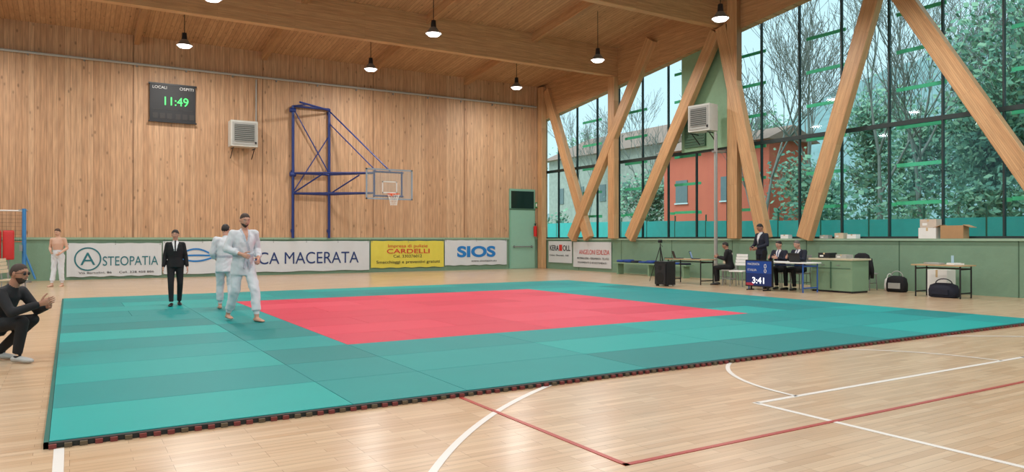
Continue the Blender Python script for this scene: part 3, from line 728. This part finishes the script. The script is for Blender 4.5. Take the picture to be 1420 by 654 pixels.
    if kind=='gi':
        c=wai-up0*.03; ff=f(Rm,up0)
        prev=None
        for i in range(25):
            t=2*math.pi*i/24; p=c+Rm*(.165*math.cos(t))+ff*(.130*math.sin(t))
            if prev is not None: B.beam(prev,p,.012,.042,GIB)
            prev=p
        kp=c+ff*.14; B.sph(kp,(.03,.02,.025),GIB,10,8); B.beam(kp,kp+V((.05,.02,-.2)),.01,.04,GIB,side=tuple(ff)); B.beam(kp,kp+V((-.05,.02,-.2)),.01,.04,GIB,side=tuple(ff))
    for s in 'RL':
        el,wr=J['el'+s],J['wr'+s]; d=(wr-el).normalized()
        pn=V(palms[s]) if palms else V((-1 if s=='R' else 1,0,0))
        th=V((0,1,0)) if abs(d.z)>.6 else V((0,0,1))
        hand(B,wr,d,pn,th,skin,curl)
    lk=V(look) if look else V((0,1,-.05))
    head(B,hd,lk,V((0,0,1)),skin,hair,style,beard,glasses=glasses)
    a=ang(facing); mw=Matrix.Translation(pos)@Matrix.Rotation(a,4,'Z')@Matrix.Scale(k,4)
    return B.build(name,mw)

R_=V((.8549,-.5188,0)); F_=V((.5188,.8549,0))
giw=M('judogi_white',(210,214,220),.85,var=.05,scale=9,bump=.2,bscale=20)
GIL=M('judogi_lapel',(186,194,205),.85,bump=.3,bscale=120); GIB=M('judo_belt',(172,180,192),.8)
sk1=M('skin_light',(196,148,126),.5,var=.05); sk2=M('skin_tan',(168,121,99),.5,var=.05); sk3=M('skin_pale',(206,165,143),.5,var=.05)
hb=M('hair_dark',(32,25,22),.6); hbr=M('hair_brown',(74,52,38),.6); hg=M('hair_grey',(95,90,86),.7); hsh=M('hair_stubble',(62,48,42),.7)
shb=M('shoe_black',(18,18,20),.35); shg=M('sneaker_grey',(170,168,165),.6)
ws=M('shirt_white',(215,218,222),.7); tier=M('tie_blue',(50,60,110),.6)
MZ=.041
def mod(base,**k): d=dict(base); d.update(k); return d
f1=(-F_*.7+R_*.72)
# mid-stride, leaning slightly into the step, hands at the belt
human('judoka',(2.45,12.65,MZ),f1,1.80,mod(STAND,chest=(0,.03,1.275),neck=(0,.045,1.46),head=(.01,.095,1.615),shR=(.178,.035,1.40),shL=(-.178,.055,1.405),
 elR=(.27,.0,1.155),wrR=(.12,.22,1.07),elL=(-.26,-.02,1.135),wrL=(-.16,.21,1.0),anL=(-.09,.30,.08),knL=(-.1,.22,.5),anR=(.12,-.27,.10),knR=(.11,-.02,.49),pel=(0,0,.94),hipR=(.09,0,.91),hipL=(-.09,0,.91)),'gi',giw,giw,sk1,hsh,'short',True,look=(.1,1,-.18),palms={'R':(-.3,-1,0),'L':(.3,-1,0)},curl=.9)
human('judoka',(2.55,14.8,MZ),(F_*.75-R_*.3),1.66,mod(STAND,chest=(0,.02,1.275),neck=(0,.03,1.46),head=(0,.075,1.615),elR=(.25,.0,1.14),wrR=(.18,.2,1.0),elL=(-.25,.02,1.14),wrL=(-.18,.2,1.02),anL=(-.10,.18,.08),knL=(-.1,.14,.5),anR=(.12,-.16,.09),knR=(.1,.0,.5)),'gi',giw,giw,sk1,hb,'short',look=(.25,1,-.2))
human('referee_woman',(1.83,16.2,MZ+.004),(-F_*.8+R_*.35),1.54,mod(STAND,shR=(.155,-.01,1.40),shL=(-.155,-.01,1.40),elR=(.215,-.03,1.13),elL=(-.215,-.03,1.13),anR=(.08,.15,.08),knR=(.09,.12,.5),anL=(-.08,-.13,.08)),'suit',blk,blk,sk1,hb,'long',look=(.15,1,-.05),footm=shb,shirt=ws,tie=blk,curl=.4)
human('shirtless_boy',(-.3,25.1,0),(-F_*.95+R_*.1),1.70,mod(STAND,elR=(.24,-.04,1.15),elL=(-.24,-.04,1.15),wrR=(.12,.18,1.05),wrL=(-.16,.16,1.02),anR=(.13,.1,.08)),'bare',sk3,giw,sk3,hbr,'medium',look=(.1,1,-.2),footm=sk3)
d_=1414/170.0
pm=F_*d_+R_*(d_*(-10-710)/1010)
jk=M('jacket_black',(24,25,30),.8,bump=.4,bscale=10)
human('crouching_coach',(pm.x,pm.y,0),tuple(R_),1.76,dict(pel=(0,0,.40),chest=(0,.12,.68),neck=(0,.23,.84),head=(0,.30,.995),shR=(.18,.21,.78),shL=(-.18,.21,.78),
 elR=(.22,.36,.57),elL=(-.2,.38,.56),wrR=(.10,.60,.66),wrL=(-.05,.59,.62),hipR=(.09,0,.40),hipL=(-.09,0,.40),knR=(.12,.42,.46),knL=(-.12,.38,.46),anR=(.12,.36,.09),anL=(-.12,-.02,.09)),
 'suit',jk,blk,sk2,hsh,'short',True,look=(.05,1,-.05),footm=shg,shirt=jk,curl=.5,palms={'R':(-1,0,.2),'L':(1,0,.2)},glasses=True)
human('standing_official',(17.5,14.6,0),(-F_*.3-R_*.8),1.86,mod(STAND,elR=(.26,.02,1.15),wrR=(.16,.22,1.05),elL=(-.26,.02,1.15),wrL=(-.1,.24,1.05),head=(0,.05,1.62)),'suit',navyc,blk,sk2,hb,'short',look=(0,1,-.4),footm=shb,shirt=ws)
human('seated_official',(17.15,13.65,0),(-1,-.1,0),1.75,SIT,'suit',navyc,blk,sk1,hb,'short',look=(.1,1,-.25),footm=shb,shirt=ws,tie=tier)
human('seated_official',(17.15,13.0,0),(-1,.05,0),1.78,mod(SIT,head=(0,.13,1.22)),'suit',navyc,blk,sk1,hg,'short',look=(-.1,1,-.3),footm=shb,shirt=ws,tie=tier)
human('seated_official',(17.0,15.35,0),(-.5,.9,0),1.72,mod(SIT,head=(0,.14,1.21),chest=(0,.06,.88),neck=(0,.09,1.07)),'suit',blk,blk,sk2,hb,'short',look=(0,1,-.35),footm=shb,shirt=blk)

# ------------------------------------------------------------ exterior
b=MB(); b.bb(XW+.6,200,-90,200,-.6,-.25,M('grass_ground',(150,165,125),.95,var=.3,scale=.5)); b.build('ground')
hm=M('hillside',(140,164,162),.95,var=.4,scale=.45)
b=MB(); nx,ny=24,60; vs=[];fs=[]
for i in range(nx):
    for j in range(ny):
        x=55+i*6; y=-60+j*5.0; t=i/(nx-1)
        h=(44+9*math.sin(y*.035+.5)+4*math.sin(y*.11)-.28*max(0,y-30))*math.sin(min(1,t*1.25)*math.pi/2)
        vs.append((x,y,max(-.3,h+random.uniform(-1.3,1.3))))
for i in range(nx-1):
    for j in range(ny-1): a=i*ny+j; fs.append((a,a+ny,a+ny+1,a+1))
b.add(vs,fs,hm,True); b.build('hillside')
net=M('fence_netting',(85,190,182),.8,var=.12,scale=3)
b=MB()
for y in np.arange(-20,52,2.0):
    b.cyl((25,y,-.3),(25,y,2.5),.04,dkgreen,seg=6); b.bb(24.97,24.99,y+.03,y+1.97,0,2.2+.12*math.sin(y*3),net)
b.build('netting_fence')
oc=M('orange_render',(240,118,92),.85,var=.1,scale=1); rf=M('roof_tiles',(175,138,122),.85); st=M('stone_wall',(190,184,172),.95,var=.3,scale=3,bump=.5,bscale=6)
b=MB(); b.bb(32.5,36,26.6,34.8,-.3,6.9,oc)
b.add([(32,26.3,6.8),(32,35.1,6.8),(36.5,35.1,6.8),(36.5,26.3,6.8),(34.2,26.3,7.7),(34.2,35.1,7.7)],[(0,1,5,4),(2,3,4,5),(3,0,4),(1,2,5),(0,3,2,1)],rf)
for y in (29.5,33.2):
    b.bb(32.44,32.5,y-.5,y+.5,3.6,5.0,M('building_window',(120,130,130),.3)); b.bb(32.4,32.45,y-.58,y+.58,3.52,3.6,white)
b.build('orange_building')
b=MB(); b.bb(38,48,40,56,-.3,8.6,st); b.add([(37.4,39.4,8.5),(37.4,56.6,8.5),(48.6,56.6,8.5),(48.6,39.4,8.5),(43,39.4,11),(43,56.6,11)],[(0,1,5,4),(2,3,4,5),(3,0,4),(1,2,5),(0,3,2,1)],rf)
for y in np.arange(42,55,3): b.bb(37.94,38,y-.4,y+.4,4.5,5.9,M('building_window',(120,130,130),.3))
b.build('stone_building')
bark=M('bark',(150,147,138),.9,var=.2,scale=4)
def leafm(n,c): return M(n,c,.8,var=.25,scale=1.2)
lf=[leafm('foliage_1',(134,176,146)),leafm('foliage_2',(164,196,160)),leafm('foliage_3',(110,154,132))]  # leaf colours lightened to stand in for haze
def tree(x,y,h,leaf=0,spread=.5,name='bare_tree',seed=0,dep=4,ls=1.0):
    rnd=random.Random(seed); b=MB(); tips=[]
    def br(p,d,L,r,dep):
        q=p
        for s in range(3):
            d=(d+V((rnd.uniform(-.16,.16),rnd.uniform(-.16,.16),.05))).normalized(); q2=q+d*L/3
            b.cyl(q,q2,max(.012,r*(1-.2*s)),bark,r1=max(.01,r*(.8-.2*s)),seg=5 if dep>1 else 3,caps=False); q=q2
            if dep>0 and s>0:
                for _ in range(1 if dep>3 else 2):
                    a=rnd.uniform(0,6.28); dd=(d*.8+V((math.cos(a),math.sin(a),.25))*spread*rnd.uniform(.7,1.3)).normalized(); br(q,dd,L*rnd.uniform(.55,.75),r*.45,dep-1)
        tips.append(q)
        if dep>0: br(q,d,L*.7,r*.45,dep-1)
    br(V((0,0,-.3)),V((0,0,1)),h*.36,h*.011,dep)
    if leaf:
        vs=[];fs=[]
        for _ in range(leaf):
            t=rnd.choice(tips); c=t+V((rnd.gauss(0,.4),rnd.gauss(0,.4),rnd.gauss(-.3,.5)))
            if rnd.random()<.35: c=V((rnd.gauss(0,.5),rnd.gauss(0,.5),rnd.uniform(.5,h*.75)))
            a=V((rnd.gauss(0,1),rnd.gauss(0,1),rnd.gauss(0,1))).normalized(); bb2=a.orthogonal().normalized(); s=rnd.uniform(.07,.16)*ls
            k=len(vs); vs+=[c-a*s,c-bb2*s*.7,c+a*s,c+bb2*s*.7]; fs.append((k,k+1,k+2,k+3))
        o=len(b.v); b.v.extend([tuple(v) for v in vs])
        for i,f_ in enumerate(fs): b.f.append(tuple(a+o for a in f_)); b.m.append(lf[i%3]); b.s.append(False)
    return b.build(name,Matrix.Translation((x,y,0)))
for i,(x,y,h) in enumerate(((28.5,23.6,13),(29.5,21.2,15),(30,18.6,15),(29,16.2,13),(33,14,16),(34,38,13),(42,24,17),(38,20,16),(31,25.6,11),(36,47,13),(41,31,16))): tree(x,y,h,0,seed=i,name='bare_tree')
for i,(x,y,h,n,l) in enumerate(((29.5,12.4,12,5500,1.05),(28.5,9.0,13,6000,1.1),(33,16.5,10,5000,1.1),(31,4.5,12,4000,1.2),(34.5,20.2,8.5,5000,1.1),(31.5,23.0,6,2800,1.0),(42,36,11,4500,1.2),(31,14.4,7,4000,1.1),(38,24.0,10,4000,1.2),(46,62,13,4500,1.3),(34,37.5,6.5,3000,1.1))): tree(x,y,h,n,seed=50+i,name='ivy_tree',ls=l)
rnd=random.Random(5)
b=MB()
for _ in range(24000):
    y=rnd.uniform(2,50); x=rnd.uniform(26,28.0); base_=1.5+1.6*math.sin(y*.7)**2+(1.9 if y<21 else .2)
    if 22.5<y<38: base_*=.4
    z=rnd.uniform(0,1)**.7*base_*(.6+.4*math.sin(x*1.9+y)); 
    a=V((rnd.gauss(0,1),rnd.gauss(0,1),rnd.gauss(0,1))).normalized(); c2=a.orthogonal().normalized(); s=rnd.uniform(.08,.18); c=V((x,y,z))
    b.add([c-a*s,c-c2*s*.7,c+a*s,c+c2*s*.7],[(0,1,2,3)],lf[rnd.randrange(3)])
b.build('hedge')
# soft high sun added to brighten the trees, from the far side of the building (does not enter the hall)
sd_=bpy.data.lights.new('tree_fill_sun','SUN'); sd_.energy=2.3; sd_.angle=math.radians(40); sd_.color=(1,.98,.95)
so=bpy.data.objects.new('tree_fill_sun',sd_); col.objects.link(so); so.rotation_euler=V((.62,.1,-.78)).to_track_quat('-Z','Y').to_euler()

# ------------------------------------------------------------ world
w=bpy.data.worlds.new('overcast_sky'); scn.world=w; w.use_nodes=True; nt=w.node_tree; bg=nt.nodes['Background']
tc=nt.nodes.new('ShaderNodeTexCoord'); sp=nt.nodes.new('ShaderNodeSeparateXYZ'); rp_=nt.nodes.new('ShaderNodeValToRGB')
nt.links.new(tc.outputs['Generated'],sp.inputs[0]); nt.links.new(sp.outputs[2],rp_.inputs[0]); nt.links.new(rp_.outputs[0],bg.inputs[0])
rp_.color_ramp.elements[0].position=0; rp_.color_ramp.elements[0].color=(.93,.94,.97,1); rp_.color_ramp.elements[1].color=(.83,.88,.98,1)
bg.inputs[1].default_value=1.3

# ------------------------------------------------------------ camera
cd=bpy.data.cameras.new('camera'); cam=bpy.data.objects.new('camera',cd); col.objects.link(cam); scn.camera=cam
cd.sensor_width=36; cd.lens=1010/1420*36; cd.clip_end=500
cam.location=(0,0,1.4); cam.rotation_euler=(math.radians(90.2),0,math.radians(-31.25))
